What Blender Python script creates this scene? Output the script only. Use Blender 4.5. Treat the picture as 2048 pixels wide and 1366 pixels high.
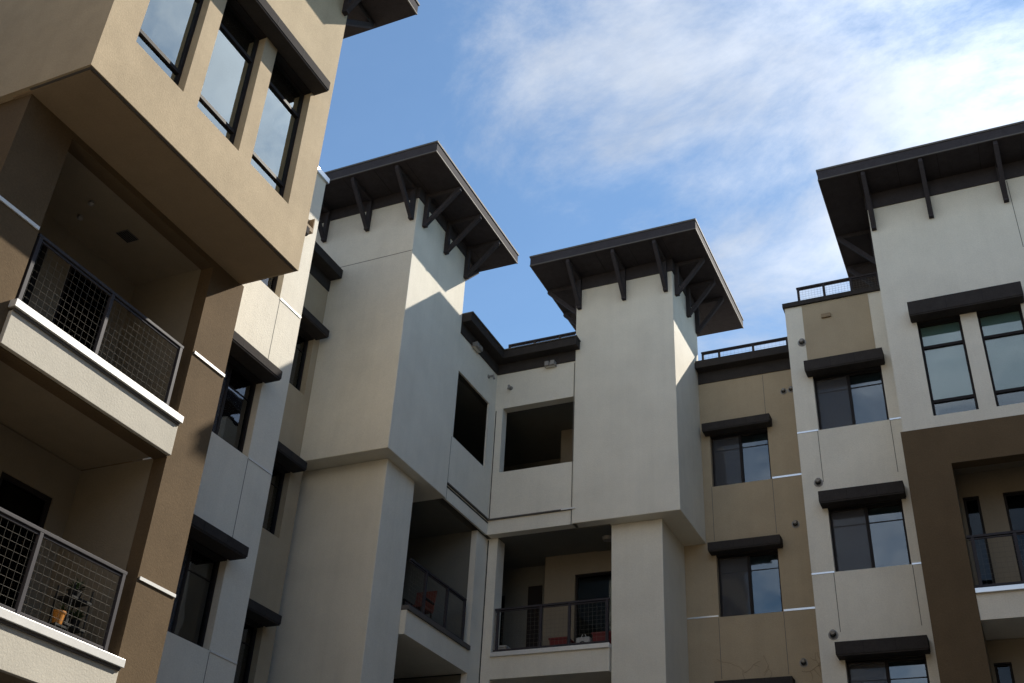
import bpy, bmesh, math, random
from mathutils import Matrix, Vector
random.seed(7)
for o in list(bpy.data.objects): bpy.data.objects.remove(o)
SC = bpy.context.scene
COL = SC.collection

# ------------------------------------------------------------------ camera
cam = bpy.data.cameras.new("camera"); camo = bpy.data.objects.new("camera", cam); COL.objects.link(camo)
YAW, PIT, ROL, FPX = math.radians(-26.0106), math.radians(32.4758), math.radians(3.3826), 2178.8
fwd = Vector((math.sin(YAW)*math.cos(PIT), math.cos(YAW)*math.cos(PIT), math.sin(PIT)))
r0 = Vector((math.cos(YAW), -math.sin(YAW), 0)); u0 = r0.cross(fwd)
rt = math.cos(ROL)*r0 + math.sin(ROL)*u0; up = -math.sin(ROL)*r0 + math.cos(ROL)*u0
camo.matrix_world = Matrix((rt, up, -fwd)).transposed().to_4x4()
cam.sensor_width = 36.0; cam.lens = FPX/2048*36; cam.clip_end = 3000; cam.clip_start = 0.05
SC.camera = camo

# ------------------------------------------------------------------ light
SUN = Vector((1.0, 1.97, 2.0)).normalized()
EL = math.asin(SUN.z); AZ = math.atan2(SUN.x, SUN.y)
world = bpy.data.worlds.new("World"); SC.world = world; world.use_nodes = True
nt = world.node_tree; nt.nodes.clear()
def N(tree, t, **k):
    n = tree.nodes.new(t)
    for a, b in k.items(): setattr(n, a, b)
    return n
L = nt.links.new
sky = N(nt, 'ShaderNodeTexSky'); sky.sky_type = 'NISHITA'; sky.sun_disc = False
sky.sun_elevation = EL; sky.sun_rotation = AZ; sky.air_density = 1.0; sky.dust_density = 0.1; sky.ozone_density = 3.0
skm = N(nt, 'ShaderNodeVectorMath', operation='MULTIPLY'); skm.inputs[1].default_value = (0.064, 0.080, 0.083)
L(sky.outputs[0], skm.inputs[0])
tc = N(nt, 'ShaderNodeTexCoord')
sep = N(nt, 'ShaderNodeSeparateXYZ'); L(tc.outputs['Generated'], sep.inputs[0])
def M2(op, a, b=None, clamp=False):
    n = N(nt, 'ShaderNodeMath', operation=op); n.use_clamp = clamp
    for i, v in enumerate((a, b)):
        if v is None: continue
        if isinstance(v, (int, float)): n.inputs[i].default_value = v
        else: L(v, n.inputs[i])
    return n.outputs[0]
zz = M2('ADD', M2('MAXIMUM', sep.outputs[2], 0.0), 0.25)
cx = M2('DIVIDE', sep.outputs[0], zz); cy = M2('DIVIDE', sep.outputs[1], zz)
comb = N(nt, 'ShaderNodeCombineXYZ'); L(cx, comb.inputs[0]); L(cy, comb.inputs[1])
def noise(scale, det, rough, dist, off):
    mp = N(nt, 'ShaderNodeMapping'); mp.inputs['Location'].default_value = off; mp.inputs['Rotation'].default_value = (0, 0, 0.6)
    mp.inputs['Scale'].default_value = (1.0, 1.25, 1); L(comb.outputs[0], mp.inputs[0])
    n = N(nt, 'ShaderNodeTexNoise'); n.inputs['Scale'].default_value = scale; n.inputs['Detail'].default_value = det
    n.inputs['Roughness'].default_value = rough; n.inputs['Distortion'].default_value = dist
    L(mp.outputs[0], n.inputs['Vector']); return n.outputs['Fac']
n1 = noise(3.0, 12, 0.66, 0.35, (3.1, 1.7, 0)); n2 = noise(0.9, 3, 0.5, 0.2, (7.3, 4.2, 0))
dot = N(nt, 'ShaderNodeVectorMath', operation='DOT_PRODUCT'); L(tc.outputs['Generated'], dot.inputs[0]); dot.inputs[1].default_value = SUN
sd = M2('MAXIMUM', dot.outputs['Value'], 0.0)
# the cloud bank thickens towards the sun's side of the sky
cov = M2('ADD', M2('MULTIPLY', n1, 1.15), M2('MULTIPLY', n2, 0.55))
ramp = N(nt, 'ShaderNodeMapRange'); ramp.interpolation_type = 'SMOOTHSTEP'
L(sd, ramp.inputs[0]); ramp.inputs[1].default_value = 0.68; ramp.inputs[2].default_value = 0.95; ramp.inputs[3].default_value = -0.16; ramp.inputs[4].default_value = 0.20
back = N(nt, 'ShaderNodeMapRange'); back.interpolation_type = 'SMOOTHSTEP'   # unseen clouds added away from the sun, to whiten the wall shade
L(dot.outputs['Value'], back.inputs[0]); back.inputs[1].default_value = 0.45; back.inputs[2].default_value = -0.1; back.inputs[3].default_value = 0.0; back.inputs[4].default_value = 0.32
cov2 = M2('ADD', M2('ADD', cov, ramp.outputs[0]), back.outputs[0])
mask = N(nt, 'ShaderNodeMapRange'); mask.interpolation_type = 'SMOOTHSTEP'
L(cov2, mask.inputs[0]); mask.inputs[1].default_value = 0.82; mask.inputs[2].default_value = 1.22; mask.inputs[3].default_value = 0.08; mask.inputs[4].default_value = 0.88
glow = M2('POWER', sd, 20.0)
front = N(nt, 'ShaderNodeMapRange'); L(dot.outputs['Value'], front.inputs[0]); front.inputs[1].default_value = 0.5; front.inputs[2].default_value = -0.3; front.inputs[3].default_value = 0.0; front.inputs[4].default_value = 0.30  # brightens those unseen clouds further, to lift the shaded walls
cb = M2('ADD', M2('ADD', M2('MULTIPLY', glow, 0.65), 0.36), front.outputs[0])
cc = N(nt, 'ShaderNodeVectorMath', operation='SCALE'); cc.inputs[0].default_value = (0.92, 1.0, 1.13); 
tex = N(nt, 'ShaderNodeMapRange'); L(noise(4.2, 8, 0.6, 0.4, (1.3, 9.2, 0)), tex.inputs[0]); tex.inputs[1].default_value = 0.3; tex.inputs[2].default_value = 0.7; tex.inputs[3].default_value = 0.84; tex.inputs[4].default_value = 1.18
L(M2('MULTIPLY', cb, tex.outputs[0]), cc.inputs['Scale'])
mix = N(nt, 'ShaderNodeMix', data_type='RGBA'); L(mask.outputs[0], mix.inputs['Factor'])
L(skm.outputs[0], mix.inputs[6]); L(cc.outputs[0], mix.inputs[7])
bg = N(nt, 'ShaderNodeBackground'); bg.inputs['Strength'].default_value = 1.0
L(mix.outputs[2], bg.inputs[0]); wo = N(nt, 'ShaderNodeOutputWorld'); L(bg.outputs[0], wo.inputs[0])

sl = bpy.data.lights.new("sun", 'SUN'); sl.energy = 4.3; sl.angle = math.radians(0.53); sl.color = (1.0, 0.93, 0.82)
slo = bpy.data.objects.new("sun", sl); COL.objects.link(slo); slo.location = SUN*60
slo.rotation_euler = SUN.to_track_quat('Z', 'Y').to_euler()
SC.view_settings.view_transform = 'Standard'; SC.view_settings.look = 'None'; SC.view_settings.gamma = 1.0
SC.view_settings.exposure = 1.05
SC.render.engine = 'CYCLES'
SC.cycles.max_bounces = 8; SC.cycles.diffuse_bounces = 5; SC.cycles.transparent_max_bounces = 12

# ------------------------------------------------------------------ materials
def mat(name, col, rough=0.8, metal=0.0, var=0.0, vscale=3.0, bump=0.0, bscale=60.0, streak=0.0, spec=0.3):
    m = bpy.data.materials.new(name); m.use_nodes = True
    t = m.node_tree; b = t.nodes['Principled BSDF']; k = t.links.new
    b.inputs['Roughness'].default_value = rough; b.inputs['Metallic'].default_value = metal
    b.inputs['Specular IOR Level'].default_value = spec
    b.inputs['Base Color'].default_value = (*col, 1)
    co = t.nodes.new('ShaderNodeTexCoord')
    if var:
        n = t.nodes.new('ShaderNodeTexNoise'); n.inputs['Scale'].default_value = vscale; n.inputs['Detail'].default_value = 7; n.inputs['Roughness'].default_value = 0.62
        k(co.outputs['Object'], n.inputs['Vector'])
        r = t.nodes.new('ShaderNodeMapRange'); k(n.outputs['Fac'], r.inputs[0]); r.inputs[1].default_value = 0.3; r.inputs[2].default_value = 0.7
        r.inputs[3].default_value = 1-var; r.inputs[4].default_value = 1+var
        out = r.outputs[0]
        n3 = t.nodes.new('ShaderNodeTexNoise'); n3.inputs['Scale'].default_value = 42; n3.inputs['Detail'].default_value = 3
        k(co.outputs['Object'], n3.inputs['Vector'])
        r3 = t.nodes.new('ShaderNodeMapRange'); k(n3.outputs['Fac'], r3.inputs[0]); r3.inputs[1].default_value = 0.3; r3.inputs[2].default_value = 0.7
        r3.inputs[3].default_value = 1-var*0.8; r3.inputs[4].default_value = 1+var*0.8
        mm = t.nodes.new('ShaderNodeMath'); mm.operation = 'MULTIPLY'; k(out, mm.inputs[0]); k(r3.outputs[0], mm.inputs[1]); out = mm.outputs[0]
        if streak:
            mp = t.nodes.new('ShaderNodeMapping'); mp.inputs['Scale'].default_value = (3.4, 3.4, 0.12); k(co.outputs['Object'], mp.inputs[0])
            n2 = t.nodes.new('ShaderNodeTexNoise'); n2.inputs['Scale'].default_value = 1.6; n2.inputs['Detail'].default_value = 6; n2.inputs['Roughness'].default_value = 0.65; k(mp.outputs[0], n2.inputs['Vector'])
            r2 = t.nodes.new('ShaderNodeMapRange'); k(n2.outputs['Fac'], r2.inputs[0]); r2.inputs[1].default_value = 0.42; r2.inputs[2].default_value = 0.75
            r2.inputs[3].default_value = 1.0; r2.inputs[4].default_value = 1-streak
            m2 = t.nodes.new('ShaderNodeMath'); m2.operation = 'MULTIPLY'; k(out, m2.inputs[0]); k(r2.outputs[0], m2.inputs[1]); out = m2.outputs[0]
        v = t.nodes.new('ShaderNodeVectorMath'); v.operation = 'SCALE'; v.inputs[0].default_value = col; k(out, v.inputs['Scale'])
        k(v.outputs[0], b.inputs['Base Color'])
    if bump:
        nb = t.nodes.new('ShaderNodeTexNoise'); nb.inputs['Scale'].default_value = bscale; nb.inputs['Detail'].default_value = 5; nb.inputs['Roughness'].default_value = 0.7
        k(co.outputs['Object'], nb.inputs['Vector'])
        bu = t.nodes.new('ShaderNodeBump'); bu.inputs['Strength'].default_value = bump; bu.inputs['Distance'].default_value = 0.02
        k(nb.outputs['Fac'], bu.inputs['Height']); k(bu.outputs[0], b.inputs['Normal'])
    return m
CREAM = mat('cream_stucco', (0.71, 0.67, 0.575), .9, var=.06, vscale=1.1, bump=.35, bscale=38, streak=.045, spec=.1)
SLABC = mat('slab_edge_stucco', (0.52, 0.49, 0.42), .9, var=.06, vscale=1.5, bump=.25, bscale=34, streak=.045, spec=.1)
TAN = mat('tan_stucco', (0.41, 0.335, 0.232), .9, var=.07, vscale=1.1, bump=.4, bscale=38, streak=.045, spec=.1)
SAND = mat('sand_stucco', (0.43, 0.345, 0.232), .9, var=.09, vscale=1.6, bump=.24, bscale=34, streak=.045, spec=.1)
BROWN = mat('brown_stucco', (0.120, 0.084, 0.049), .9, var=.10, vscale=1.6, bump=.24, bscale=34, streak=.045, spec=.1)
SOFF = mat('brown_soffit_paint', (0.27, 0.20, 0.125), .85, var=.06, bump=.2)
CEIL = mat('balcony_ceiling_paint', (0.24, 0.195, 0.138), .85, var=.06, bump=.2)
DARK = mat('dark_bronze_paint', (0.052, 0.047, 0.051), .75, var=.12, vscale=6, bump=.08, spec=.02)
DARK2 = mat('dark_brown_paint', (0.046, 0.041, 0.039), .75, var=.12, vscale=6, bump=.08, spec=.02)
FRAME = mat('window_frame_bronze', (0.018, 0.015, 0.015), .6, spec=.15)
RAIL = mat('railing_grey_paint', (0.042, 0.039, 0.045), .6, var=.08, vscale=8, spec=.15)
WIRE = mat('galvanised_wire', (0.12, 0.11, 0.09), .7)
FLASH = mat('white_painted_flashing', (0.66, 0.66, 0.64), .4, metal=.15, spec=.5, var=.05, vscale=5)
ALU = mat('aluminium_reveal', (0.62, 0.66, 0.70), .3, metal=.75, spec=.5)
DRIP = mat('drip_edge', (0.11, 0.10, 0.093), .7, spec=.1)
JOINT = mat('joint_line', (0.16, 0.15, 0.13), .9)
JOINTD = mat('dark_open_joint', (0.03, 0.03, 0.028), .9)
BLIND = mat('roller_blind', (0.74, 0.80, 0.78), .8, var=.03, vscale=2)
BLINDT = mat('sage_roller_blind', (0.40, 0.46, 0.44), .8, var=.03, vscale=2)
BLINDB = mat('blue_grey_blind', (0.10, 0.125, 0.155), .8, var=.05, vscale=2)
BACKING = mat('insect_screen', (0.035, 0.036, 0.04), .7, var=.1)  # dark sheet behind recessed panes, standing for unlit rooms
ROOM = mat('dim_room', (0.05, 0.045, 0.04), .9)
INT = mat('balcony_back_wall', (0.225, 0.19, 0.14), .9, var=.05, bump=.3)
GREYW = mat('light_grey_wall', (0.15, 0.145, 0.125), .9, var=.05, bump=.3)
VENT = mat('vent_metal', (0.27, 0.26, 0.245), .5, metal=.2)
BLK = mat('black_void', (0.012, 0.012, 0.012), .8)
LAMPG = mat('lamp_lens', (0.55, 0.53, 0.48), .4)
def glass(name, tint, amount, rough=.02, gc=(.92, .95, 1)):
    m = bpy.data.materials.new(name); m.use_nodes = True; t = m.node_tree; t.nodes.clear(); k = t.links.new
    o = t.nodes.new('ShaderNodeOutputMaterial'); mx = t.nodes.new('ShaderNodeMixShader')
    a = t.nodes.new('ShaderNodeBsdfTransparent'); a.inputs[0].default_value = (*tint, 1)
    g = t.nodes.new('ShaderNodeBsdfGlossy'); g.inputs['Color'].default_value = (*gc, 1); g.inputs['Roughness'].default_value = rough
    lw = t.nodes.new('ShaderNodeLayerWeight'); lw.inputs['Blend'].default_value = 0.35
    r = t.nodes.new('ShaderNodeMapRange'); k(lw.outputs['Fresnel'], r.inputs[0]); r.inputs[3].default_value = amount; r.inputs[4].default_value = 1.0
    co = t.nodes.new('ShaderNodeTexCoord'); nb = t.nodes.new('ShaderNodeTexNoise'); nb.inputs['Scale'].default_value = 1.3; nb.inputs['Detail'].default_value = 1
    k(co.outputs['Object'], nb.inputs['Vector']); bu = t.nodes.new('ShaderNodeBump'); bu.inputs['Strength'].default_value = .12; bu.inputs['Distance'].default_value = .03
    k(nb.outputs['Fac'], bu.inputs['Height']); k(bu.outputs[0], g.inputs['Normal'])
    k(r.outputs[0], mx.inputs[0]); k(a.outputs[0], mx.inputs[1]); k(g.outputs[0], mx.inputs[2]); k(mx.outputs[0], o.inputs[0])
    return m
GLASS = glass('window_glass', (.62, .68, .68), .04)
GLASSD = glass('dim_window_glass', (.5, .55, .55), .0, gc=(.35, .38, .42))
GLASSB = glass('bright_window_glass', (.92, .99, .97), .32, gc=(.92, 1.0, .97))
GLASSC = glass('clear_window_glass', (.72, .80, .78), .04)

def screenmat():
    m = bpy.data.materials.new('insect_screen_mesh'); m.use_nodes = True; t = m.node_tree; t.nodes.clear(); k = t.links.new
    o = t.nodes.new('ShaderNodeOutputMaterial'); mx = t.nodes.new('ShaderNodeMixShader'); mx.inputs[0].default_value = .38
    a = t.nodes.new('ShaderNodeBsdfTransparent'); d = t.nodes.new('ShaderNodeBsdfDiffuse'); d.inputs[0].default_value = (.115, .115, .125, 1)
    k(a.outputs[0], mx.inputs[1]); k(d.outputs[0], mx.inputs[2]); k(mx.outputs[0], o.inputs[0]); return m
SCREEN = screenmat()
# ------------------------------------------------------------------ mesh helpers
class MB:
    def __init__(s): s.v = []; s.f = []
    def box(s, x0, x1, y0, y1, z0, z1):
        x0, x1 = sorted((x0, x1)); y0, y1 = sorted((y0, y1)); z0, z1 = sorted((z0, z1))
        b = len(s.v)
        s.v += [(x0,y0,z0),(x1,y0,z0),(x1,y1,z0),(x0,y1,z0),(x0,y0,z1),(x1,y0,z1),(x1,y1,z1),(x0,y1,z1)]
        s.f += [tuple(b+i for i in q) for q in ((0,3,2,1),(4,5,6,7),(0,1,5,4),(1,2,6,5),(2,3,7,6),(3,0,4,7))]
        return s
    def quad(s, *p): b = len(s.v); s.v += list(p); s.f.append(tuple(range(b, b+len(p)))); return s
    def beam(s, a, b, w, h, up=(0,0,1)):
        a = Vector(a); b = Vector(b); d = (b-a).normalized(); sd = d.cross(Vector(up))
        if sd.length < 1e-4: sd = d.cross(Vector((1,0,0)))
        sd.normalize(); u = sd.cross(d); i = len(s.v)
        for p in (a, b):
            for sx, sy in ((-1,-1),(1,-1),(1,1),(-1,1)): s.v.append(tuple(p + sd*sx*w/2 + u*sy*h/2))
        s.f += [tuple(i+q for q in f) for f in ((0,1,2,3),(7,6,5,4),(0,4,5,1),(1,5,6,2),(2,6,7,3),(3,7,4,0))]
        return s
    def cyl(s, a, b, r, n=16, r2=None, cap=True):
        a = Vector(a); b = Vector(b); d = (b-a).normalized(); r2 = r if r2 is None else r2
        t = Vector((0,0,1)) if abs(d.z) < .9 else Vector((1,0,0)); e = d.cross(t).normalized(); g = d.cross(e); i = len(s.v)
        for p, rr in ((a, r), (b, r2)):
            for k in range(n):
                th = 2*math.pi*k/n; s.v.append(tuple(p + (e*math.cos(th)+g*math.sin(th))*rr))
        for k in range(n): s.f.append((i+k, i+(k+1)%n, i+n+(k+1)%n, i+n+k))
        if cap: s.f.append(tuple(i+k for k in range(n))[::-1]); s.f.append(tuple(i+n+k for k in range(n)))
        return s
    def prism(s, pts, z0, z1):
        n = len(pts); i = len(s.v); s.v += [(x,y,z0) for x,y in pts] + [(x,y,z1) for x,y in pts]
        s.f.append(tuple(range(i, i+n))[::-1]); s.f.append(tuple(range(i+n, i+2*n)))
        for k in range(n): s.f.append((i+k, i+(k+1)%n, i+n+(k+1)%n, i+n+k))
        return s
    def wall(s, ax, face, th, a0, a1, z0, z1, holes=()):
        """wall with rectangular openings; ax 'x' looks towards +x, ax 'y' looks towards -y"""
        A = sorted({a0, a1, *[h for q in holes for h in q[:2] if a0 < h < a1]}); Z = sorted({z0, z1, *[h for q in holes for h in q[2:] if z0 < h < z1]})
        P = (lambda a, d, z: (face-d, a, z)) if ax == 'x' else (lambda a, d, z: (a, face+d, z))
        solid = lambda i, j: 0 <= i < len(A)-1 and 0 <= j < len(Z)-1 and not any(h[0] < (A[i]+A[i+1])/2 < h[1] and h[2] < (Z[j]+Z[j+1])/2 < h[3] for h in holes)
        for i in range(len(A)-1):
            for j in range(len(Z)-1):
                if not solid(i, j): continue
                p, q, r, t = A[i], A[i+1], Z[j], Z[j+1]
                s.quad(P(p,0,r), P(q,0,r), P(q,0,t), P(p,0,t)); s.quad(P(p,th,r), P(p,th,t), P(q,th,t), P(q,th,r))
                if not solid(i-1, j): s.quad(P(p,0,r), P(p,0,t), P(p,th,t), P(p,th,r))
                if not solid(i+1, j): s.quad(P(q,0,r), P(q,th,r), P(q,th,t), P(q,0,t))
                if not solid(i, j-1): s.quad(P(p,0,r), P(p,th,r), P(q,th,r), P(q,0,r))
                if not solid(i, j+1): s.quad(P(p,0,t), P(q,0,t), P(q,th,t), P(p,th,t))
        return s
    def lb(s, ax, face, a0, a1, d0, d1, z0, z1):
        """box in wall coordinates: along, depth behind the face, height"""
        return s.box(face-d1, face-d0, a0, a1, z0, z1) if ax == 'x' else s.box(a0, a1, face+d0, face+d1, z0, z1)
    def build(s, name, m, parent=None, label=None, bevel=0.0):
        root = parent; off = Vector((0,0,0))
        while root is not None and root.parent is not None: root = root.parent
        if root is not None: off = Vector(root.location)
        me = bpy.data.meshes.new(name); me.from_pydata([tuple(Vector(v)-off) for v in s.v], [], s.f); me.update()
        bm = bmesh.new(); bm.from_mesh(me); bmesh.ops.remove_doubles(bm, verts=bm.verts, dist=1e-5); bmesh.ops.recalc_face_normals(bm, faces=bm.faces); bm.to_mesh(me); bm.free()
        me.materials.append(m)
        o = bpy.data.objects.new(name, me); COL.objects.link(o)
        if parent is not None: o.parent = parent
        if label: o['label'] = label
        if bevel:
            b = o.modifiers.new('bevel', 'BEVEL'); b.width = bevel; b.segments = 2; b.limit_method = 'ANGLE'
        return o
def thing(name, loc, label, cat, group=None):
    o = bpy.data.objects.new(name, None); o.empty_display_size = .3; COL.objects.link(o); o.location = loc
    o['label'] = label; o['category'] = cat
    if group: o['group'] = group
    return o

# ------------------------------------------------------------------ building parts
def window(root, ax, face, a0, a1, z0, z1, kind='slider', dep=.14, label=None, bz=None):
    f = .05; m = MB()
    m.lb(ax, face, a0, a0+f, dep, dep+.07, z0, z1); m.lb(ax, face, a1-f, a1, dep, dep+.07, z0, z1)
    m.lb(ax, face, a0+f, a1-f, dep, dep+.07, z0, z0+f); m.lb(ax, face, a0+f, a1-f, dep, dep+.07, z1-f, z1)
    mid = (a0+a1)/2
    if kind in ('slider', 'slider_far'): m.lb(ax, face, mid-.03, mid+.03, dep-.012, dep+.06, z0+f, z1-f)
    if kind in ('tall', 'tall_open'):
        m.lb(ax, face, a0+f, a1-f, dep-.008, dep+.06, z0+.36, z0+.42); m.lb(ax, face, a0+f, a1-f, dep-.008, dep+.06, z1-.60, z1-.54)
    m.lb(ax, face, a0, a1, .003, dep, z1-.03, z1-.001)
    w = m.build('window', FRAME, root, label)
    if kind.startswith('slider'):
        zt = z1-(z1-z0)*.27
        MB().lb(ax, face, a0+f, mid-.03, dep+.025, dep+.04, zt, zt+.012).lb(ax, face, mid+.03, a1-f, dep+.025, dep+.04, zt, zt+.012).build('muntin', FRAME, w)
        MB().lb(ax, face, a0+f, mid-.03, dep+.045, dep+.051, z0+f, z1-f).build('pane', GLASS, w)
        MB().lb(ax, face, mid+.03, a1-f, dep+.043, dep+.049, z0+f, z1-f).build('pane', GLASS, w)
        MB().lb(ax, face, a0+f-.01, a1-f+.01, dep+.13, dep+.135, z0+(.0 if bz is None else bz), z1-.02).build('blind', BLINDB, w)
        MB().lb(ax, face, a0+f, mid-.03, dep+.006, dep+.009, z0+f, z1-f).build('insect_screen', SCREEN, w)
    elif kind == 'dark':
        MB().lb(ax, face, a0+f, a1-f, dep+.03, dep+.036, z0+f, z1-f).build('pane', GLASSD, w)
        MB().lb(ax, face, a0+f-.01, a1-f+.01, dep+.12, dep+.125, z0+.02, z1-.02).build('dark_backing', BACKING, w)  # room darkness put in as a dark sheet behind the pane
    else:
        MB().lb(ax, face, a0+f, a1-f, dep+.03, dep+.036, z0+f, z1-f).build('pane', GLASSB if kind == 'tall' else GLASSC, w)
        zb = z0+.40 if kind == 'tall_open' else z0+.03
        MB().lb(ax, face, a0+f-.01, a1-f+.01, dep+.062, dep+.067, zb, z1-.02).build('blind', BLIND if kind == 'tall' else BLINDT, w)
    return w
def awning(root, ax, face, a0, a1, z0, z1, d=.3):
    m = MB().lb(ax, face, a0, a1, -d, 0.004, z0+.03, z1); m.lb(ax, face, a0+.012, a1-.012, -d+.012, 0.004, z0, z0+.03)
    o = m.build('awning', DARK2, root, bevel=.004)
    n = max(1, round((a1-a0)/.9))
    for k in range(1, n+1):
        a = a0+(a1-a0)*k/(n+1)+random.uniform(-.05, .05); MB().lb(ax, face, a-.004, a+.004, -d-.0025, -d+.02, z0+.035, z1-.006).build('seam', BLK, o)
    return o
def flash(root, ax, face, a0, a1, z, h=.035, m=ALU, d=.012):
    return MB().lb(ax, face, a0, a1, -d, .004, z-h/2, z+h/2).build('flashing', m, root)
def vjoint(root, ax, face, a, z0, z1, m=JOINT, w=.014):
    return MB().lb(ax, face, a-w/2, a+w/2, -.002, .004, z0, z1).build('control_joint', m, root)
def hjoint(root, ax, face, a0, a1, z, m=JOINT, w=.016):
    return MB().lb(ax, face, a0, a1, -.002, .004, z-w/2, z+w/2).build('control_joint', m, root)
def vent(root, ax, face, a, z, r=.075):
    P = (lambda a, d, z: (face-d, a, z)) if ax == 'x' else (lambda a, d, z: (a, face+d, z))
    m = MB(); m.cyl(P(a, .004, z), P(a, -.012, z), r*1.5, 24)
    m.cyl(P(a, -.012, z), P(a, -.045, z), r*1.12, 24, r2=r*1.0, cap=False); m.cyl(P(a, -.045, z), P(a, -.013, z), r*.98, 24, r2=r*.8, cap=False); m.cyl(P(a, -.012, z+r*.75), P(a, -.085, z+r*.45), r*.95, 18, r2=r*.55)
    v = m.build('exhaust_vent', VENT, root)
    MB().cyl(P(a, -.013, z), P(a, -.02, z), r*.85, 16).build('vent_opening', BLK, v)
    return v
def lamp(root, ax, face, a, z, w=.28, h=.11):
    m = MB().lb(ax, face, a-w/2, a+w/2, -.10, .004, z, z+h).lb(ax, face, a-w/2+.02, a-.02, -.15, -.10, z+.01, z+h+.02).lb(ax, face, a+.02, a+w/2-.02, -.15, -.10, z+.01, z+h+.02)
    o = m.build('wall_lamp', VENT, root)
    MB().lb(ax, face, a-w/2+.03, a+w/2-.03, -.09, -.02, z-.012, z).build('lens', LAMPG, o)
    return o
def spout(root, ax, face, a, z):
    P = (lambda a, d, z: (face-d, a, z)) if ax == 'x' else (lambda a, d, z: (a, face+d, z))
    return MB().cyl(P(a, 0, z), P(a, -.16, z), .03, 12).cyl(P(a, -.14, z+.01), P(a, -.17, z-.10), .028, 12).cyl(P(a, 0, z), P(a, -.015, z), .055, 14).build('overflow_spout', VENT, root)
def bracket(root, ax, face, a, zb, zt, out, sign=1):
    """timber knee brace: post on the wall, arm under the soffit, diagonal strut"""
    if ax == 'x': P = lambda d, z: (face+sign*d, a, z); upv = (0,1,0)
    else: P = lambda d, z: (a, face-sign*d, z); upv = (1,0,0)
    m = MB(); w = .105
    m.beam(P(.055, zb), P(.055, zt), .11, w, upv)
    m.beam(P(.0, zt-.055), P(out, zt-.055), .10, w*.8, upv)
    m.beam(P(.06, zb+.06), P(out-.03, zt-.07), .10, w*.9, upv)
    return m.build('bracket', DARK, root, bevel=.008)
def roof(root, x0, x1, y0, y1, z0, z1, rise=.55):
    m = MB().box(x0, x1, y0, y1, z0, z1)
    r = m.build('roof', DARK, root, bevel=.01)
    cx0, cx1, cy0, cy1 = x0+.9, x1-.9, y0+.9, y1-.9
    t = MB(); i = [(x0+.04,y0+.04,z1+.003),(x1-.04,y0+.04,z1+.003),(x1-.04,y1-.04,z1+.003),(x0+.04,y1-.04,z1+.003)]; j = [(cx0,cy0,z1+rise*.35),(cx1,cy0,z1+rise*.35),(cx1,cy1,z1+rise*.35),(cx0,cy1,z1+rise*.35)]
    for k in range(4): t.quad(i[k], i[(k+1)%4], j[(k+1)%4], j[k])
    t.quad(*j); t.quad(*i[::-1]); t.build('roof_deck', DARK2, r)
    g = MB(); e = .018
    g.box(x0-e, x1+e, y0-e, y0, z1-.035, z1+.012); g.box(x0-e, x1+e, y1, y1+e, z1-.035, z1+.012); g.box(x0-e, x0, y0, y1, z1-.035, z1+.012); g.box(x1, x1+e, y0, y1, z1-.035, z1+.012)
    g.build('metal_edge', DRIP, r)
    d = MB(); e = .006; h = .022
    d.box(x0-e, x1+e, y0-e, y0+.02, z0-.01, z0+h); d.box(x0-e, x0+.02, y0+.02, y1, z0-.01, z0+h); d.box(x1-.02, x1+e, y0+.02, y1, z0-.01, z0+h)
    d.build('drip_strip', DRIP, r)
    # soffit board joints
    s = MB(); n = int((x1-x0)/.9)
    for k in range(1, n+1):
        xx = x0+(x1-x0)*k/(n+1); s.box(xx-.006, xx+.006, y0+.05, y1-.05, z0-.003, z0+.002)
    s.build('soffit_joint', BLK, r)
    return r
def railing(root, ax, face, a0, a1, z0, z1, posts, d=0.0, pitch=.1, wr=.0019, mesh=True, label=None, pm=None):
    m = MB(); m.lb(ax, face, a0, a1, d-.03, d+.03, z1-.045, z1); m.lb(ax, face, a0, a1, d-.018, d+.018, z0+.02, z0+.06)
    m.lb(ax, face, a0+.02, a1-.02, d-.012, d+.012, z1-.085, z1-.06)
    r = m.build('railing', RAIL if pm is None else pm, root, label, bevel=.004)
    for p in posts: MB().lb(ax, face, p-.028, p+.028, d-.028, d+.028, z0, z1-.046).build('post', RAIL if pm is None else pm, r, bevel=.003)
    if mesh:
        P = (lambda a, dd, z: (face-dd, a, z)) if ax == 'x' else (lambda a, dd, z: (a, face+dd, z))
        w = MB(); n = round((a1-a0)/pitch)
        for k in range(1, n): a = a0+(a1-a0)*k/n; w.cyl(P(a, d, z0+.06), P(a, d, z1-.085), wr, 5, cap=False)
        n = round((z1-z0-.145)/pitch)
        for k in range(1, n): z = z0+.06+(z1-z0-.145)*k/n; w.cyl(P(a0+.02, d+wr*2, z), P(a1-.02, d+wr*2, z), wr, 5, cap=False)
        w.build('wire_mesh', WIRE, r)
    return r
G = -1.6
# ------------------------------------------------------------------ ground
gr = MB(); gr.box(-400, 400, -400, 400, G-.5, G)
GM = mat('courtyard_paving', (0.30, 0.27, 0.22), .9, var=.15, vscale=.6, bump=.3, bscale=12)
go = gr.build('ground', GM); go['kind'] = 'structure'

# ================================================================== LEFT WING
TB, LB, LW, LT = -9.33, -10.42, -11.59, -13.24
bl = thing('apartment_building', (-14, 9, G), 'nearest apartment wing at left, sand coloured bay above brown balconies', 'building')
F3, F2, F1 = 7.28, 3.78, .30
ops = [(7.38, 10.49, F3-.02, 9.97), (7.38, 10.49, F2-.02, 6.64), (7.38, 10.49, F1-.02, 3.22)]
MB().wall('x', LB, .24, 6.6, 11.26, G, 10.105, ops).build('wall', BROWN, bl, 'dark brown stucco wall around the balconies')
MB().wall('y', 6.6, .24, -20, LB-.24, G, 10.105).build('wall', BROWN, bl, 'dark brown stucco end wall under the bay')
MB().box(-20, -11.6, 11.0, 11.26, G, 10.1).build('wall', BROWN, bl)
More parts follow.
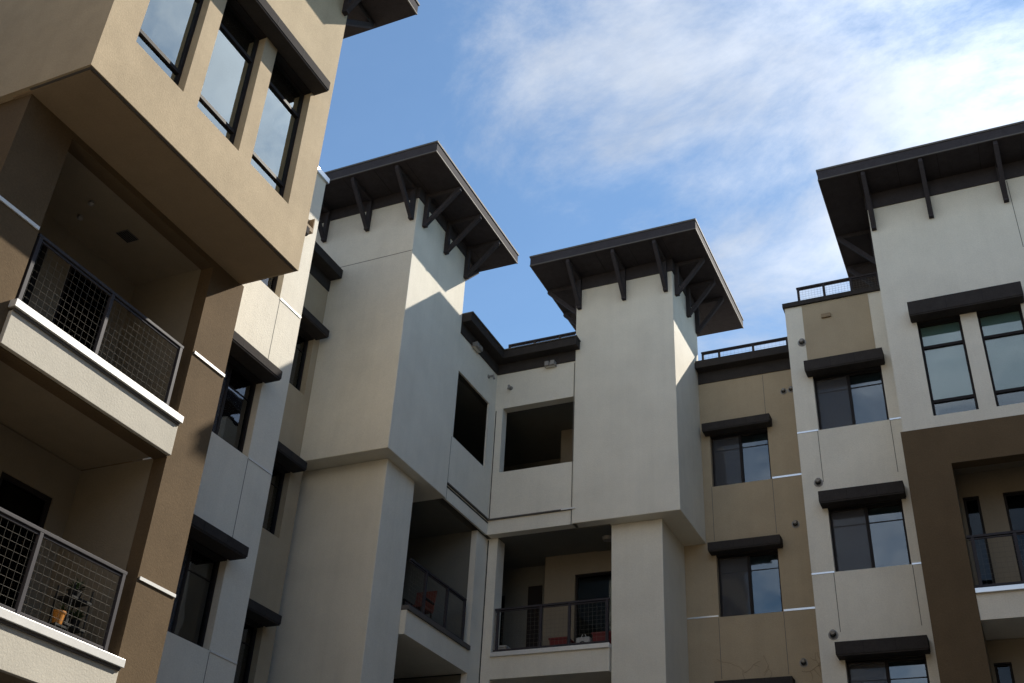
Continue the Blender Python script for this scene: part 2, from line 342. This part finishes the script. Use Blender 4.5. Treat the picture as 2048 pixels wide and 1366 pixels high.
# balcony rooms
for i, (fz, cz) in enumerate(((F3, 10.0), (F2, 6.66), (F1, 3.24))):
    lo = fz-.62
    MB().wall('x', -12.0, .2, 7.14, 10.75, fz, cz, [(9.2, 10.15, fz, fz+2.3), (7.7, 8.75, fz, fz+2.3)]).build('balcony_wall', INT, bl)
    MB().box(-12.0, LB-.245, 7.14, 7.38, fz, cz).build('balcony_wall', INT, bl)
    MB().box(-12.0, LB-.245, 10.49, 10.73, fz, cz).build('balcony_wall', INT, bl)
    MB().box(-12.2, LB-.02, 7.385, 10.485, lo+.02, fz-.02).build('balcony_floor', CEIL, bl)
    for (p, q) in ((9.2, 10.15), (7.7, 8.75)):
        dd = MB(); dd.box(-12.09, -12.03, p, p+.07, fz, fz+2.3).box(-12.09, -12.03, q-.07, q, fz, fz+2.3).box(-12.09, -12.03, p+.07, q-.07, fz+2.23, fz+2.3).box(-12.09, -12.03, p+.07, q-.07, fz, fz+.09)
        d = dd.build('balcony_door', FRAME, bl)
        MB().box(-12.075, -12.065, p+.07, q-.07, fz+.09, fz+2.23).build('pane', GLASSD, d)
        MB().box(-12.18, -12.17, p-.02, q+.02, fz, fz+2.32).build('dark_backing', BACKING, d)  # dark sheet in place of the unlit room behind the door
    # pale slab edge, sunlit cap
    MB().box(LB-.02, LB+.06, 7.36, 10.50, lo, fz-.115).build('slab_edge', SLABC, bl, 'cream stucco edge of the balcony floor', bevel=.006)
    MB().box(LB-.10, LB+.115, 7.33, 10.52, fz-.11, fz-.005).build('balcony_cap', FLASH, bl, 'white metal cap on the balcony edge', bevel=.005)
    MB().box(LB-.02, LB+.08, 7.36, 10.50, fz-.15, fz-.112).build('cap_shadow_strip', DRIP, bl)  # solid dark strip; the cap's shadow line is put into its colour
    if i < 2: railing(bl, 'x', LB, 7.41, 10.30, fz+.02, fz+1.09, (7.45, 8.80, 10.26), d=.03, label='grey balcony railing with wire mesh, %s balcony' % ('upper' if i == 0 else 'lower'))
MB().box(-12.2, LB-.245, 7.14, 10.73, 10.0, 10.10).build('balcony_ceiling', CEIL, bl)
v = MB().box(-11.32, -11.10, 9.26, 9.52, 9.985, 10.0).build('ceiling_vent', DRIP, bl)
s_ = MB()
for k in range(6): s_.box(-11.31+k*.036, -11.292+k*.036, 9.27, 9.51, 9.978, 9.986)
s_.build('grille', BLK, v)
for (x, y) in ((-11.15, 8.55), (-11.55, 8.75)): MB().cyl((x, y, 10.0), (x, y, 9.95), .035, 12).cyl((x, y, 9.95), (x, y, 9.93), .05, 12, r2=.02).build('sprinkler_head', VENT, bl)
for z in (8.40, 4.87, 1.4):
    flash(bl, 'x', LB, 6.62, 7.36, z, .05, FLASH, .02); flash(bl, 'x', LB, 10.52, 11.255, z, .045, FLASH, .02)
# sand bay above
wz = (11.06, 13.56); wy = ((7.02, 8.02), (8.33, 9.33), (9.63, 10.66))
MB().wall('x', TB, .28, 6.5, 11.21, 10.11, 16.9, [(a, b, *wz) for a, b in wy]).build('wall', SAND, bl, 'sunlit sand coloured stucco bay with three tall windows')
MB().wall('y', 6.5, .28, -20, TB-.28, 10.11, 16.9).build('wall', SAND, bl, 'shaded sand coloured end wall')
MB().box(-20, TB-.28, 10.95, 11.21, 10.11, 16.9).build('wall', SAND, bl)
MB().box(-20, TB-.28, 6.78, 10.95, 10.13, 10.4).build('bay_floor', SOFF, bl)
MB().box(LB-.3, TB-.06, 6.56, 11.15, 10.085, 10.13).build('soffit', SOFF, bl, 'brown underside of the projecting bay')
MB().box(TB-.05, TB-.02, 6.53, 11.18, 10.095, 10.109).box(LB+.02, TB-.05, 6.53, 6.56, 10.095, 10.109).build('drip_strip', DRIP, bl)
MB().box(-20, TB-.8, 6.9, 10.9, 10.45, 16.6).build('room', ROOM, bl)
for a, b in wy: window(bl, 'x', TB, a, b, *wz, 'tall')
awning(bl, 'x', TB, 6.86, 10.76, 13.55, 13.77, .29)
roof(bl, -21, -8.49, 5.45, 12.27, 16.9, 17.2)
for y in (11.08, 9.85, 8.6, 7.4): bracket(bl, 'x', TB, y, 15.98, 16.9, .78)
for x in (-9.45, -10.7): bracket(bl, 'y', 11.21, x, 15.98, 16.9, .95, -1)
for x in (-9.45, -10.7, -11.95): bracket(bl, 'y', 6.5, x, 15.98, 16.9, .95)
MB().box(-20, TB+.03, 6.47, 11.24, 16.58, 16.895).build('frieze', DARK, bl)
# cream column of windows
lwin = [(12.05, 13.54, a, b) for a, b in ((11.65, 13.12), (8.27, 9.80), (4.88, 6.40), (1.5, 3.0))]
MB().wall('x', LW, .28, 11.2, 14.27, G, 15.12, lwin).build('wall', CREAM, bl, 'cream stucco wall with a column of windows')
MB().box(LT-.2, LW-.28, 13.99, 14.27, G, 15.12).build('wall', CREAM, bl)
MB().box(-20, LW-.9, 11.3, 13.95, G, 15.0).build('room', ROOM, bl)
MB().box(-13.5, LW+.05, 11.3, 14.32, 15.12, 15.25).build('coping', ALU, bl, 'pale metal coping on the cream wall', bevel=.006)
for w in lwin:
    window(bl, 'x', LW, *w, 'slider'); awning(bl, 'x', LW, w[0]-.1, w[1]+.08, w[3]-.005, w[3]+.19, .34)
    flash(bl, 'x', LW, 13.56, 14.26, w[2], .035, FLASH); flash(bl, 'x', LW, 11.3, 12.03, w[2], .035, FLASH)
    vjoint(bl, 'x', LW, 13.555, w[2]-1.62, w[2]-.02)
MB().lb('x', LW, 13.72, 13.98, -.14, .004, 13.50, 13.60).lb('x', LW, 13.72, 13.98, -.02, .004, 13.6, 13.86).lb('x', LW, 13.72, 13.75, -.14, -.02, 13.6, 13.86).lb('x', LW, 13.95, 13.98, -.14, -.02, 13.6, 13.86).build('rain_scupper', SOFF, bl)
# tan wall behind
twin = [(15.4, 16.89, a, b) for a, b in ((11.64, 13.12), (8.29, 9.79), (4.95, 6.48))]
MB().wall('x', LT, .28, 14.2, 17.3, G, 14.57, twin).build('wall', TAN, bl, 'shaded tan stucco wall beside the corner tower')
MB().box(-20, LT-.9, 14.3, 17.2, G, 14.5).build('room', ROOM, bl)
for w in twin:
    window(bl, 'x', LT, *w, 'slider'); awning(bl, 'x', LT, w[0]-.1, w[1]+.09, w[3]-.005, w[3]+.19, .33)
MB().box(LT-.6, LT+.025, 14.28, 17.12, 14.57, 14.86).build('frieze', DARK2, bl)
MB().box(-20, LT+.34, 14.28, 17.10, 14.86, 15.10).build('coping', DARK2, bl, bevel=.01)
MB().box(LT+.18, LT+.2, 14.3, 17.09, 15.10, 15.2).build('flashing', FLASH, bl)

# unseen block added to darken the bay's shaded end wall
MB().box(-22, -10.2, -14, 1.4, G, 15.5).build('wall', BROWN, bl)

# ================================================================== CORNER WING
P1, P2, PT, T2R = -11.05, 21.93, 24.02, -6.27
ZB = 10.11
bc = thing('apartment_building', (-9.5, 24, G), 'middle apartment wing with two cream towers under flat dark roofs', 'building')
MB().box(-14.3, P1, 17.11, 19.74, ZB, 17.0).build('tower_wall', CREAM, bc, 'left cream tower with sun patches on its right face', bevel=.012)
MB().box(-14.2, -11.3, 17.55, 18.74, G, ZB-.002).build('column', CREAM, bc, 'cream column under the left tower', bevel=.012)
hjoint(bc, 'y', 17.11, -13.3, P1, 15.22)
# left tower roof
roof(bc, -15.2, -10.08, 16.1, 20.72, 17.1, 17.4)
MB().box(-14.34, P1+.03, 17.08, 19.77, 16.78, 17.098).build('frieze', DARK, bc)
for x in (-11.17, -12.38, -13.6): bracket(bc, 'y', 17.11, x, 16.13, 17.1, .93)
for y in (17.44, 18.56, 19.66): bracket(bc, 'x', P1, y, 16.13, 17.1, .94)
bracket(bc, 'y', 19.74, -11.2, 16.13, 17.1, .9, -1)
# recess, upper storey
R1, R2 = P1-.03, P2+.03
MB().wall('x', R1, .05, 19.7, R2, ZB, 14.57, [(19.86, 21.60, 11.73, 13.54)]).build('wall', CREAM, bc)
MB().wall('y', R2, .25, R1, -8.8, ZB, 14.57, [(-10.86, -8.875, 11.73, 13.54)]).build('wall', CREAM, bc)
MB().box(-14.3, R1-.25, 19.74, 26, 10.30, 10.6).box(R1-.25, -6.4, R2+.25, 26, 10.30, 10.6).build('corridor_floor', CEIL, bc)
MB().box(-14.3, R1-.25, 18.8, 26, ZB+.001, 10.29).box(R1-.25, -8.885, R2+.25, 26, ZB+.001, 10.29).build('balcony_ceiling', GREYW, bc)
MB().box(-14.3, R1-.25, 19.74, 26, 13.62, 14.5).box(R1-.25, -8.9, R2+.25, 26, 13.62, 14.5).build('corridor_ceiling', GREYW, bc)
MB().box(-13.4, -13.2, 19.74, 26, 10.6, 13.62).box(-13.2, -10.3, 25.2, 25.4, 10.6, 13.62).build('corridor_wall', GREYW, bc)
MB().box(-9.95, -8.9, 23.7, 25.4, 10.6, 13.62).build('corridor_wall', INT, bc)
MB().lb('x', R1, 19.75, R2, -.03, .3, 14.57, 14.87).lb('y', R2, R1+.03, -8.885, -.03, .3, 14.57, 14.87).build('frieze', DARK2, bc)
MB().box(-11.5, -10.79, 19.76, 21.66, 14.87, 15.10).box(-11.5, -8.76, 21.66, 22.3, 14.87, 15.10).build('coping', DARK2, bc, bevel=.01)
MB().box(-11.52, -10.76, 19.755, 21.63, 15.10, 15.13).box(-11.52, -8.74, 21.63, 22.32, 15.10, 15.13).build('metal_edge', DRIP, bc)
MB().box(-14.3, -11.5, 19.76, 26, 14.6, 14.9).box(-11.5, -6.4, 24.3, 26, 14.6, 14.85).box(-11.5, -8.9, 22.3, 24.3, 14.6, 14.9).build('roof_deck', DARK2, bc)
railing(bc, 'y', 22.12, -10.88, -8.95, 14.95, 15.57, (-10.85, -10.12, -9.40), pitch=.12, pm=DARK)
lamp(bc, 'x', R1, 20.58, 14.55, .36); lamp(bc, 'y', R2, -9.55, 14.50, .30)
spout(bc, 'x', R1, 21.45, 14.25); spout(bc, 'y', R2, -10.66, 14.10)
# small ledge flashing and joints of the parapet panels
MB().lb('x', R1, 19.75, R2, -.05, .004, 10.47, 10.50).build('flashing', DRIP, bc)
MB().lb('y', R2, R1+.05, -8.89, -.05, .004, 10.47, 10.50).build('flashing', DRIP, bc)
MB().lb('y', R2, -9.15, -8.80, -.06, -.045, 10.47, 10.51).build('flashing', FLASH, bc)
MB().lb('x', R1, 19.75, R2, -.004, .004, 10.40, 10.44).build('open_joint', JOINTD, bc)
vjoint(bc, 'y', R2, R1+.03, 10.5, 13.5, JOINTD, .025); vjoint(bc, 'y', P2+.005, -8.9, 10.1, 14.5, JOINT)
vjoint(bc, 'x', R1, 19.80, 10.11, 11.7, JOINT)
# corner post below
PL1, PL2 = -11.17, 22.2
MB().prism([(PL1, 21.62), (PL1, PL2), (-10.90, PL2), (-10.90, 22.6), (-11.32, 22.6), (-11.32, 21.62)], G, ZB-.004).build('corner_post', CREAM, bc)
vjoint(bc, 'y', PL2, PL1+.02, G, 10.08, JOINTD, .03)
for i, (fz, cz) in enumerate(((7.32, ZB), (4.02, 6.70), (.75, 3.4))):
    lo = fz-.60
    MB().box(-13.5, PL1, 18.74, 21.62, lo, fz-.10).build('slab_edge', CREAM, bc)
    MB().box(PL1-.3, PL1+.05, 18.73, 21.60, fz-.10, fz).build('balcony_cap', DRIP, bc, bevel=.004)
    MB().box(-10.90, -8.05, PL2+.005, 25.4, lo, fz-.10).build('slab_edge', CREAM, bc)
    MB().box(-10.90, -8.04, PL2-.05, PL2+.3, fz-.10, fz).build('balcony_cap', DRIP if i else FLASH, bc, bevel=.004)
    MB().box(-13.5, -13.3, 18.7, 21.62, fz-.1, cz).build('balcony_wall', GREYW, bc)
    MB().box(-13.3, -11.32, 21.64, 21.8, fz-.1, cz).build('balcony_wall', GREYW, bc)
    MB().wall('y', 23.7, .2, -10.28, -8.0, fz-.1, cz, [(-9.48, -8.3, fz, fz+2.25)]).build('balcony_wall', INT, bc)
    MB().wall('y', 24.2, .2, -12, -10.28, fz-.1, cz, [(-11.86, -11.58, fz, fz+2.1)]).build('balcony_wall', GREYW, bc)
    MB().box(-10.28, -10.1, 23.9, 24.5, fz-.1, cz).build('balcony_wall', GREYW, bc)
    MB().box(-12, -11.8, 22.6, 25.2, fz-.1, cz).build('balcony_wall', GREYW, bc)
    MB().box(-13.3, -11.6, 18.74, 21.62, fz-.098, fz-.02).box(-11.8, -10.9, 22.62, 25.2, fz-.098, fz-.02).build('balcony_floor', CEIL, bc)
    window(bc, 'y', 23.7, -9.48, -8.3, fz+.02, fz+2.25, 'dark', .06)
    window(bc, 'y', 24.2, -11.86, -11.58, fz+.02, fz+2.1, 'dark', .06)
    MB().box(-10.92, -10.55, 24.15, 24.19, fz, fz+2.25).build('balcony_door', FRAME, bc)
    if i < 2:
        railing(bc, 'y', PL2, -10.88, -8.06, fz+.02, fz+1.04, (-10.80, -9.72, -9.02, -8.12), d=.06, pm=DARK)
        railing(bc, 'x', PL1, 18.77, 21.40, fz+.02, fz+1.02, (19.5, 20.5, 21.36), d=.06, pm=DARK)
# right tower
MB().box(-8.88, T2R, P2, 24.15, ZB, 17.0).build('tower_wall', CREAM, bc, 'middle cream tower with a pointed sun patch on its right face', bevel=.012)
MB().box(-8.03, -6.81, 22.28, 24.1, G, ZB-.002).build('column', CREAM, bc, 'cream column under the middle tower', bevel=.012)
MB().box(-8.0, -6.9, 24.05, 26, G, 10.1).build('wall', CREAM, bc)
roof(bc, -9.82, -5.34, 20.93, 25.72, 17.1, 17.4)
MB().box(-8.91, T2R+.03, P2-.03, 24.18, 16.72, 17.098).build('frieze', DARK, bc)
for x in (-8.78, -7.55, -6.44): bracket(bc, 'y', P2, x, 16.1, 17.1, .95)
for y in (22.17, 23.2, 24.05): bracket(bc, 'x', T2R, y, 16.1, 17.1, .80)
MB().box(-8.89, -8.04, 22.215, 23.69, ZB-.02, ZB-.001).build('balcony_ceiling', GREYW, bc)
MB().cyl((-8.35, 22.9, ZB-.02), (-8.35, 22.9, ZB-.10), .13, 20, r2=.11).build('ceiling_lamp', VENT, bc)
MB().box(-14.6, -3.3, 26, 26.3, G, 14.95).build('wall', CREAM, bc); MB().box(-14.6, -14.31, 17.3, 26, G, 14.5).build('wall', CREAM, bc)
MB().box(-14.31, -13.52, 17.3, 18.6, G, 10.0).box(-14.3, -13.52, 21.83, 25.9, G, 10.0).build('room', ROOM, bc)
for y in (22.15, 23.3): bracket(bc, 'x', -8.88, y, 16.1, 17.1, .93, -1)
# tan rear wall
pwin = [(-6.04, -4.59, a, b) for a, b in ((11.56, 12.96), (8.30, 9.79), (5.05, 6.56))]
MB().wall('y', PT, .28, -7.5, -3.3, G, 14.49, pwin).build('wall', TAN, bc, 'tan stucco rear wall with three windows')
MB().box(-7.4, -3.3, PT+.9, 27, G, 14.4).build('room', ROOM, bc)
for w in pwin:
    window(bc, 'y', PT, *w, 'slider'); awning(bc, 'y', PT, w[0]-.12, w[1]+.13, w[3]-.005, w[3]+.22, .3)
    flash(bc, 'y', PT, -4.57, -3.56, w[2]+.02, .045); vjoint(bc, 'y', PT, -4.58, w[2]-1.4, w[2]-.01)
    vjoint(bc, 'y', PT, -6.06, w[2]-1.4, w[2]-.01)
flash(bc, 'y', PT, -6.8, -6.06, 8.33, .035)
vjoint(bc, 'y', PT, -4.60, 13.3, 14.45)
cr = MB(); random.seed(11)
def crack(x, z, ang, n, st):
    for k in range(n):
        ang += random.uniform(-.5, .5); x2 = x+math.cos(ang)*st; z2 = z+math.sin(ang)*st
        cr.beam((x, PT-.002, z), (x2, PT-.002, z2), .012*(1-k/n*.6), .006, (0,1,0))
        if n > 3 and random.random() < .35: crack(x2, z2, ang+random.choice((-.9, .9)), n//2, st*.8)
        x, z = x2, z2
crack(-6.15, 7.35, -.6, 7, .11); crack(-5.55, 7.0, .5, 5, .09); crack(-5.1, 7.35, -1.2, 6, .08); crack(-4.3, 6.95, .2, 6, .09); crack(-3.9, 6.9, 1.2, 5, .09)
cr.build('crack_stain', mat('crack_stain', (0.27, 0.215, 0.145), .9), bc)
MB().lb('y', PT, T2R+.01, -3.4, -.025, .3, 14.49, 14.82).build('frieze', DARK2, bc)
MB().box(T2R+.01, -3.4, PT-.3, PT+.5, 14.82, 15.04).build('coping', DARK2, bc, bevel=.01)
MB().box(-7.2, -3.3, PT+.3, 27, 14.5, 14.8).build('roof_deck', DARK2, bc)
railing(bc, 'y', PT+.12, -6.18, -3.72, 14.98, 15.53, (-6.14, -5.70, -4.80, -3.92), pitch=.1, pm=DARK)
for (a, z) in ((-4.11, 13.88), (-3.92, 13.90)): vent(bc, 'y', PT, a, z, .055)
for (a, z) in ((-4.13, 10.33), (-4.24, 7.12)): vent(bc, 'y', PT, a, z, .062)

# ================================================================== RIGHT WING
PW, P3, PB = 22.03, 20.60, 20.55
br = thing('apartment_building', (2, 24, G), 'right apartment wing, cream bay under a dark roof above brown balcony frame', 'building')
rwin = [(-3.09, -1.59, a, b) for a, b in ((11.62, 13.00), (8.34, 9.76), (5.08, 6.54))]
MB().wall('y', PW, .28, -3.56, -.9, G, 14.97, rwin).build('wall', CREAM, br, 'cream stucco wall with a column of three windows')
MB().box(-3.56, -3.28, PW+.28, 27, G, 14.97).build('wall', CREAM, br)
MB().box(-3.2, -1.0, PW+.9, 27, G, 14.9).build('room', ROOM, br)
MB().lb('y', PW, -3.16, -1.64, -.008, .004, 13.22, 14.955).build('panel', TAN, br, 'tan stucco panel below the roof railing')
MB().box(-3.60, -1.27, PW-.06, PW+.45, 14.97, 15.09).build('coping', DARK2, br, bevel=.006)
MB().box(-3.58, -1.3, PW+.45, 27, 14.93, 15.05).build('roof_deck', DARK2, br)
railing(br, 'y', PW+.08, -3.25, -1.30, 15.09, 15.55, (-3.21, -2.61, -1.98, -1.36), pitch=.07, pm=DARK)
for w in rwin:
    window(br, 'y', PW, *w, 'slider'); awning(br, 'y', PW, w[0]-.12, w[1]+.10, w[3]-.01, w[3]+.27, .3)
    flash(br, 'y', PW, -3.56, -3.10, w[2]+.0, .035); flash(br, 'y', PW, -1.58, -1.2, w[2], .035)
    vjoint(br, 'y', PW, -3.115, w[2]-1.25, w[2]-.01); vjoint(br, 'y', PW, -1.575, w[2]-1.25, w[2]-.01)
MB().lb('y', PW, -2.73, -2.52, -.008-.05, -.004, 14.50, 14.60).build('rain_scupper', SOFF, br)
for (a, z) in ((-3.24, 13.94), (-3.22, 10.36), (-3.26, 7.04)): vent(br, 'y', PW, a, z, .066)
# roofed bay
twin3 = [(-.65, .20, 10.80, 13.04), (.52, 1.36, 10.80, 13.04)]
MB().wall('y', P3, .28, -1.26, 7, 10.53, 16.6, twin3).build('wall', CREAM, br, 'cream stucco bay with two tall windows under the large roof')
MB().box(-1.26, -.98, P3+.28, 23.6, 10.53, 16.6).build('wall', CREAM, br)
MB().box(-.9, 7, P3+.9, 23.6, 10.6, 16.5).build('room', ROOM, br)
for w in twin3: window(br, 'y', P3, *w, 'tall_open')
awning(br, 'y', P3, -.76, 1.44, 13.03, 13.38, .3)
vjoint(br, 'y', P3, 1.67, 14.4, 16.2)
roof(br, -2.15, 8, 19.68, 24.55, 16.66, 16.95)
MB().box(-1.29, 7, P3-.03, 23.63, 16.24, 16.655).build('frieze', DARK, br)
for x in (-1.18, .04, 1.57, 3.1): bracket(br, 'y', P3, x, 15.62, 16.66, .88)
for y in (21.9, 23.2): bracket(br, 'x', -1.26, y, 15.62, 16.66, .85, -1)
# brown frame with balconies
bops = [(-.48, 3.6, .6, 9.71)]
MB().wall('y', PB, .3, -1.31, 7, G, 10.525, bops).build('wall', BROWN, br, 'dark brown stucco frame around the balconies')
MB().box(-1.31, -1.0, PB+.3, PW, G, 10.5).build('wall', BROWN, br)
for i, (fz, cz) in enumerate(((7.2, 10.0), (3.9, 6.62), (.62, 3.3))):
    lo = fz-.57
    MB().box(-.475, 3.59, PB+.02, 22.1, lo, fz-.09).build('slab_edge', CREAM, br, 'cream stucco edge of the balcony floor')
    MB().box(-.475, 3.59, PB-.04, PB+.2, fz-.09, fz).build('balcony_cap', ALU, br, bevel=.004)
    MB().wall('y', 21.75, .2, -.48, 3.61, fz-.08, cz, [(-.42, -.12, fz, fz+2.3), (.32, 1.9, fz, fz+2.3)]).build('balcony_wall', INT, br)
    window(br, 'y', 21.75, -.42, -.12, fz+.02, fz+2.3, 'dark', .06); window(br, 'y', 21.75, .32, 1.9, fz+.02, fz+2.3, 'dark', .06)
    if i < 2: railing(br, 'y', PB, -.46, 3.58, fz+.02, fz+1.03, (-.36, .36, 1.6, 2.6, 3.5), d=.06)
MB().box(-.98, 3.8, PB+.3, 21.95, 10.0, 10.4).build('balcony_ceiling', CEIL, br)
MB().box(-.72, -.481, PB+.3, 22.2, G, 10.0).box(3.61, 3.9, PB+.3, 22.2, G, 10.0).build('balcony_wall', INT, br)
MB().box(-.95, 7, 22.25, 26, G, 10.4).build('room', ROOM, br)

# unseen masses added to enclose the courtyard, cutting and bouncing light
MB().box(10, 22, -34, 23.5, G, 15.2).build('wall', TAN, br); MB().box(-24, 10, -34, -18, G, 15.2).build('wall', TAN, br)
MB().box(7, 10, 20.9, 23.5, G, 15.2).build('wall', BROWN, br)
# ================================================================== things on the balconies
def pot(name, loc, r, h, m, label, cat):
    x, y, z = loc; mb = MB(); mb.cyl((x,y,z), (x,y,z+h), r*.72, 20, r2=r, cap=True).cyl((x,y,z+h-.02), (x,y,z+h+.015), r*1.08, 20)
    t = thing(name, loc, label, cat); mb.build('pot', m, t); return t
ORANGE = mat('orange_glaze', (0.38, 0.15, 0.02), .5, var=.1); RED = mat('red_plastic', (0.12, 0.012, 0.014), .5, var=.1)
WHITEB = mat('white_fabric', (0.36, 0.355, 0.34), .8, var=.08); RUST = mat('terracotta_fabric', (0.13, 0.035, 0.022), .8, var=.1); LEAF = mat('leaf_green', (0.035, 0.06, 0.02), .6, var=.3)
zf = F2-.02
t = thing('flower_pot', (-10.62, 9.56, zf), 'small orange flower pot on the lower left balcony floor', 'flower pot')
MB().cyl((-10.62,9.56,zf+.19), (-10.62,9.56,zf+.34), .055, 20, r2=.075).cyl((-10.62,9.56,zf+.33), (-10.62,9.56,zf+.36), .08, 20).build('pot', ORANGE, t)
MB().cyl((-10.62,9.56,zf+.355), (-10.62,9.56,zf+.362), .066, 16).build('soil', BLK, t)
m = MB().box(-10.71, -10.53, 9.46, 9.66, zf+.16, zf+.185)
for dx in (-.08, .08):
    for dy in (-.085, .085): m.box(-10.62+dx-.008, -10.62+dx+.008, 9.56+dy-.008, 9.56+dy+.008, zf, zf+.16)
m.build('foot_rack', BLK, t)
t = thing('plant_stand', (-10.80, 9.88, zf), 'black two tier plant stand with potted plants behind the lower left railing', 'plant stand')
m = MB()
for dx in (-.14, .14):
    for dy in (-.16, .16): m.cyl((-10.80+dx, 9.88+dy, zf), (-10.80+dx, 9.88+dy, zf+.78), .012, 8)
m.box(-10.96, -10.64, 9.70, 10.06, zf+.25, zf+.275).box(-10.96, -10.64, 9.70, 10.06, zf+.60, zf+.625); m.build('frame', BLK, t)
for (px, py, pz, r, h) in ((-10.80, 9.80, zf+.275, .08, .13), (-10.78, 9.98, zf+.275, .07, .12), (-10.80, 9.88, zf+.625, .09, .12)):
    p = MB().cyl((px,py,pz), (px,py,pz+h), r*.75, 14, r2=r).build('pot', BLK, t)
    f = MB()
    for k in range(60):
        th = random.uniform(0, 6.28); e = random.uniform(.1, 1.3); ln = random.uniform(.08, .17); d = Vector((math.cos(th)*math.cos(e), math.sin(th)*math.cos(e), math.sin(e)))
        a = Vector((px,py,pz+h)) + d*.02; b = a + d*ln; sd = d.cross(Vector((0,0,1))).normalized()*.014; mid = (a+b)/2 + Vector((0,0,.01))
        f.quad(tuple(a), tuple(mid+sd), tuple(b-Vector((0,0,.02))), tuple(mid-sd))
    f.build('foliage', LEAF, p)
# patio chair behind the railing of the recessed balcony
cx_, cy_, cz_ = -11.62, 19.95, 7.22
t = thing('patio_chair', (cx_, cy_, cz_), 'rust red patio chair behind the railing under the left tower', 'chair')
MB().box(cx_-.25, cx_+.25, cy_-.25, cy_+.25, cz_+.40, cz_+.46).build('seat', RUST, t, bevel=.02)
MB().beam((cx_, cy_+.24, cz_+.44), (cx_, cy_+.34, cz_+.95), .50, .05, (0,1,0)).build('backrest', RUST, t, bevel=.015)
for dx in (-.22, .22):
    for dy in (-.22, .22): MB().beam((cx_+dx, cy_+dy, cz_), (cx_+dx, cy_+dy, cz_+.40), .035, .035).build('leg', BLK, t)
    MB().beam((cx_+dx*1.1, cy_-.22, cz_+.62), (cx_+dx*1.1, cy_+.27, cz_+.62), .045, .03).beam((cx_+dx*1.1, cy_-.2, cz_+.4), (cx_+dx*1.1, cy_-.2, cz_+.61), .03, .03).build('armrest', BLK, t)
def tub(x, y, w, h, label, lid=False, m=RED, name='storage_box', cat='box'):
    z = 7.26; t = thing(name, (x, y, z), label, cat)
    b = MB(); n = [(x-w/2*.9, y-.16), (x+w/2*.9, y-.16), (x+w/2*.9, y+.16), (x-w/2*.9, y+.16)]; o = [(x-w/2, y-.19), (x+w/2, y-.19), (x+w/2, y+.19), (x-w/2, y+.19)]
    for k in range(4): b.quad((*n[k], z), (*n[(k+1)%4], z), (*o[(k+1)%4], z+h), (*o[k], z+h))
    b.quad(*[(*p, z) for p in n[::-1]]); b.quad(*[(*p, z+h*.96) for p in n]); b.build('body', m, t)
    MB().box(x-w/2-.015, x+w/2+.015, y-.205, y-.19, z+h-.04, z+h).box(x-w/2-.015, x+w/2+.015, y+.19, y+.205, z+h-.04, z+h).box(x-w/2-.015, x-w/2, y-.19, y+.19, z+h-.04, z+h).box(x+w/2, x+w/2+.015, y-.19, y+.19, z+h-.04, z+h).build('rim', m, t)
    return t
tub(-9.35, 22.62, .44, .36, 'dark red tub on the balcony between the towers, left of the white bag')
tub(-8.30, 22.62, .46, .40, 'dark red tub at the right end of the balcony between the towers')
t = thing('shopping_bag', (-8.78, 22.55, 7.26), 'white bag with a dark round mark between two red tubs', 'bag')
MB().prism([(-8.95, 22.48), (-8.61, 22.46), (-8.60, 22.63), (-8.94, 22.64)], 7.26, 7.60).build('body', WHITEB, t, bevel=.03)
rg = MB()
for k in range(14):
    a, b = 2*math.pi*k/14, 2*math.pi*(k+1)/14
    rg.beam((-8.78+.07*math.cos(a), 22.462, 7.42+.07*math.sin(a)), (-8.78+.07*math.cos(b), 22.462, 7.42+.07*math.sin(b)), .018, .012, (0,1,0))
rg.build('mark', BLK, t)
for dx in (-.07, .07): MB().cyl((-8.78+dx, 22.55, 7.59), (-8.78+dx*.4, 22.55, 7.68), .008, 6).build('handle', WHITEB, t)
tub(-10.72, 22.55, .22, .26, 'small white bin on the balcony floor beside the corner post', m=WHITEB, name='waste_bin', cat='bin')
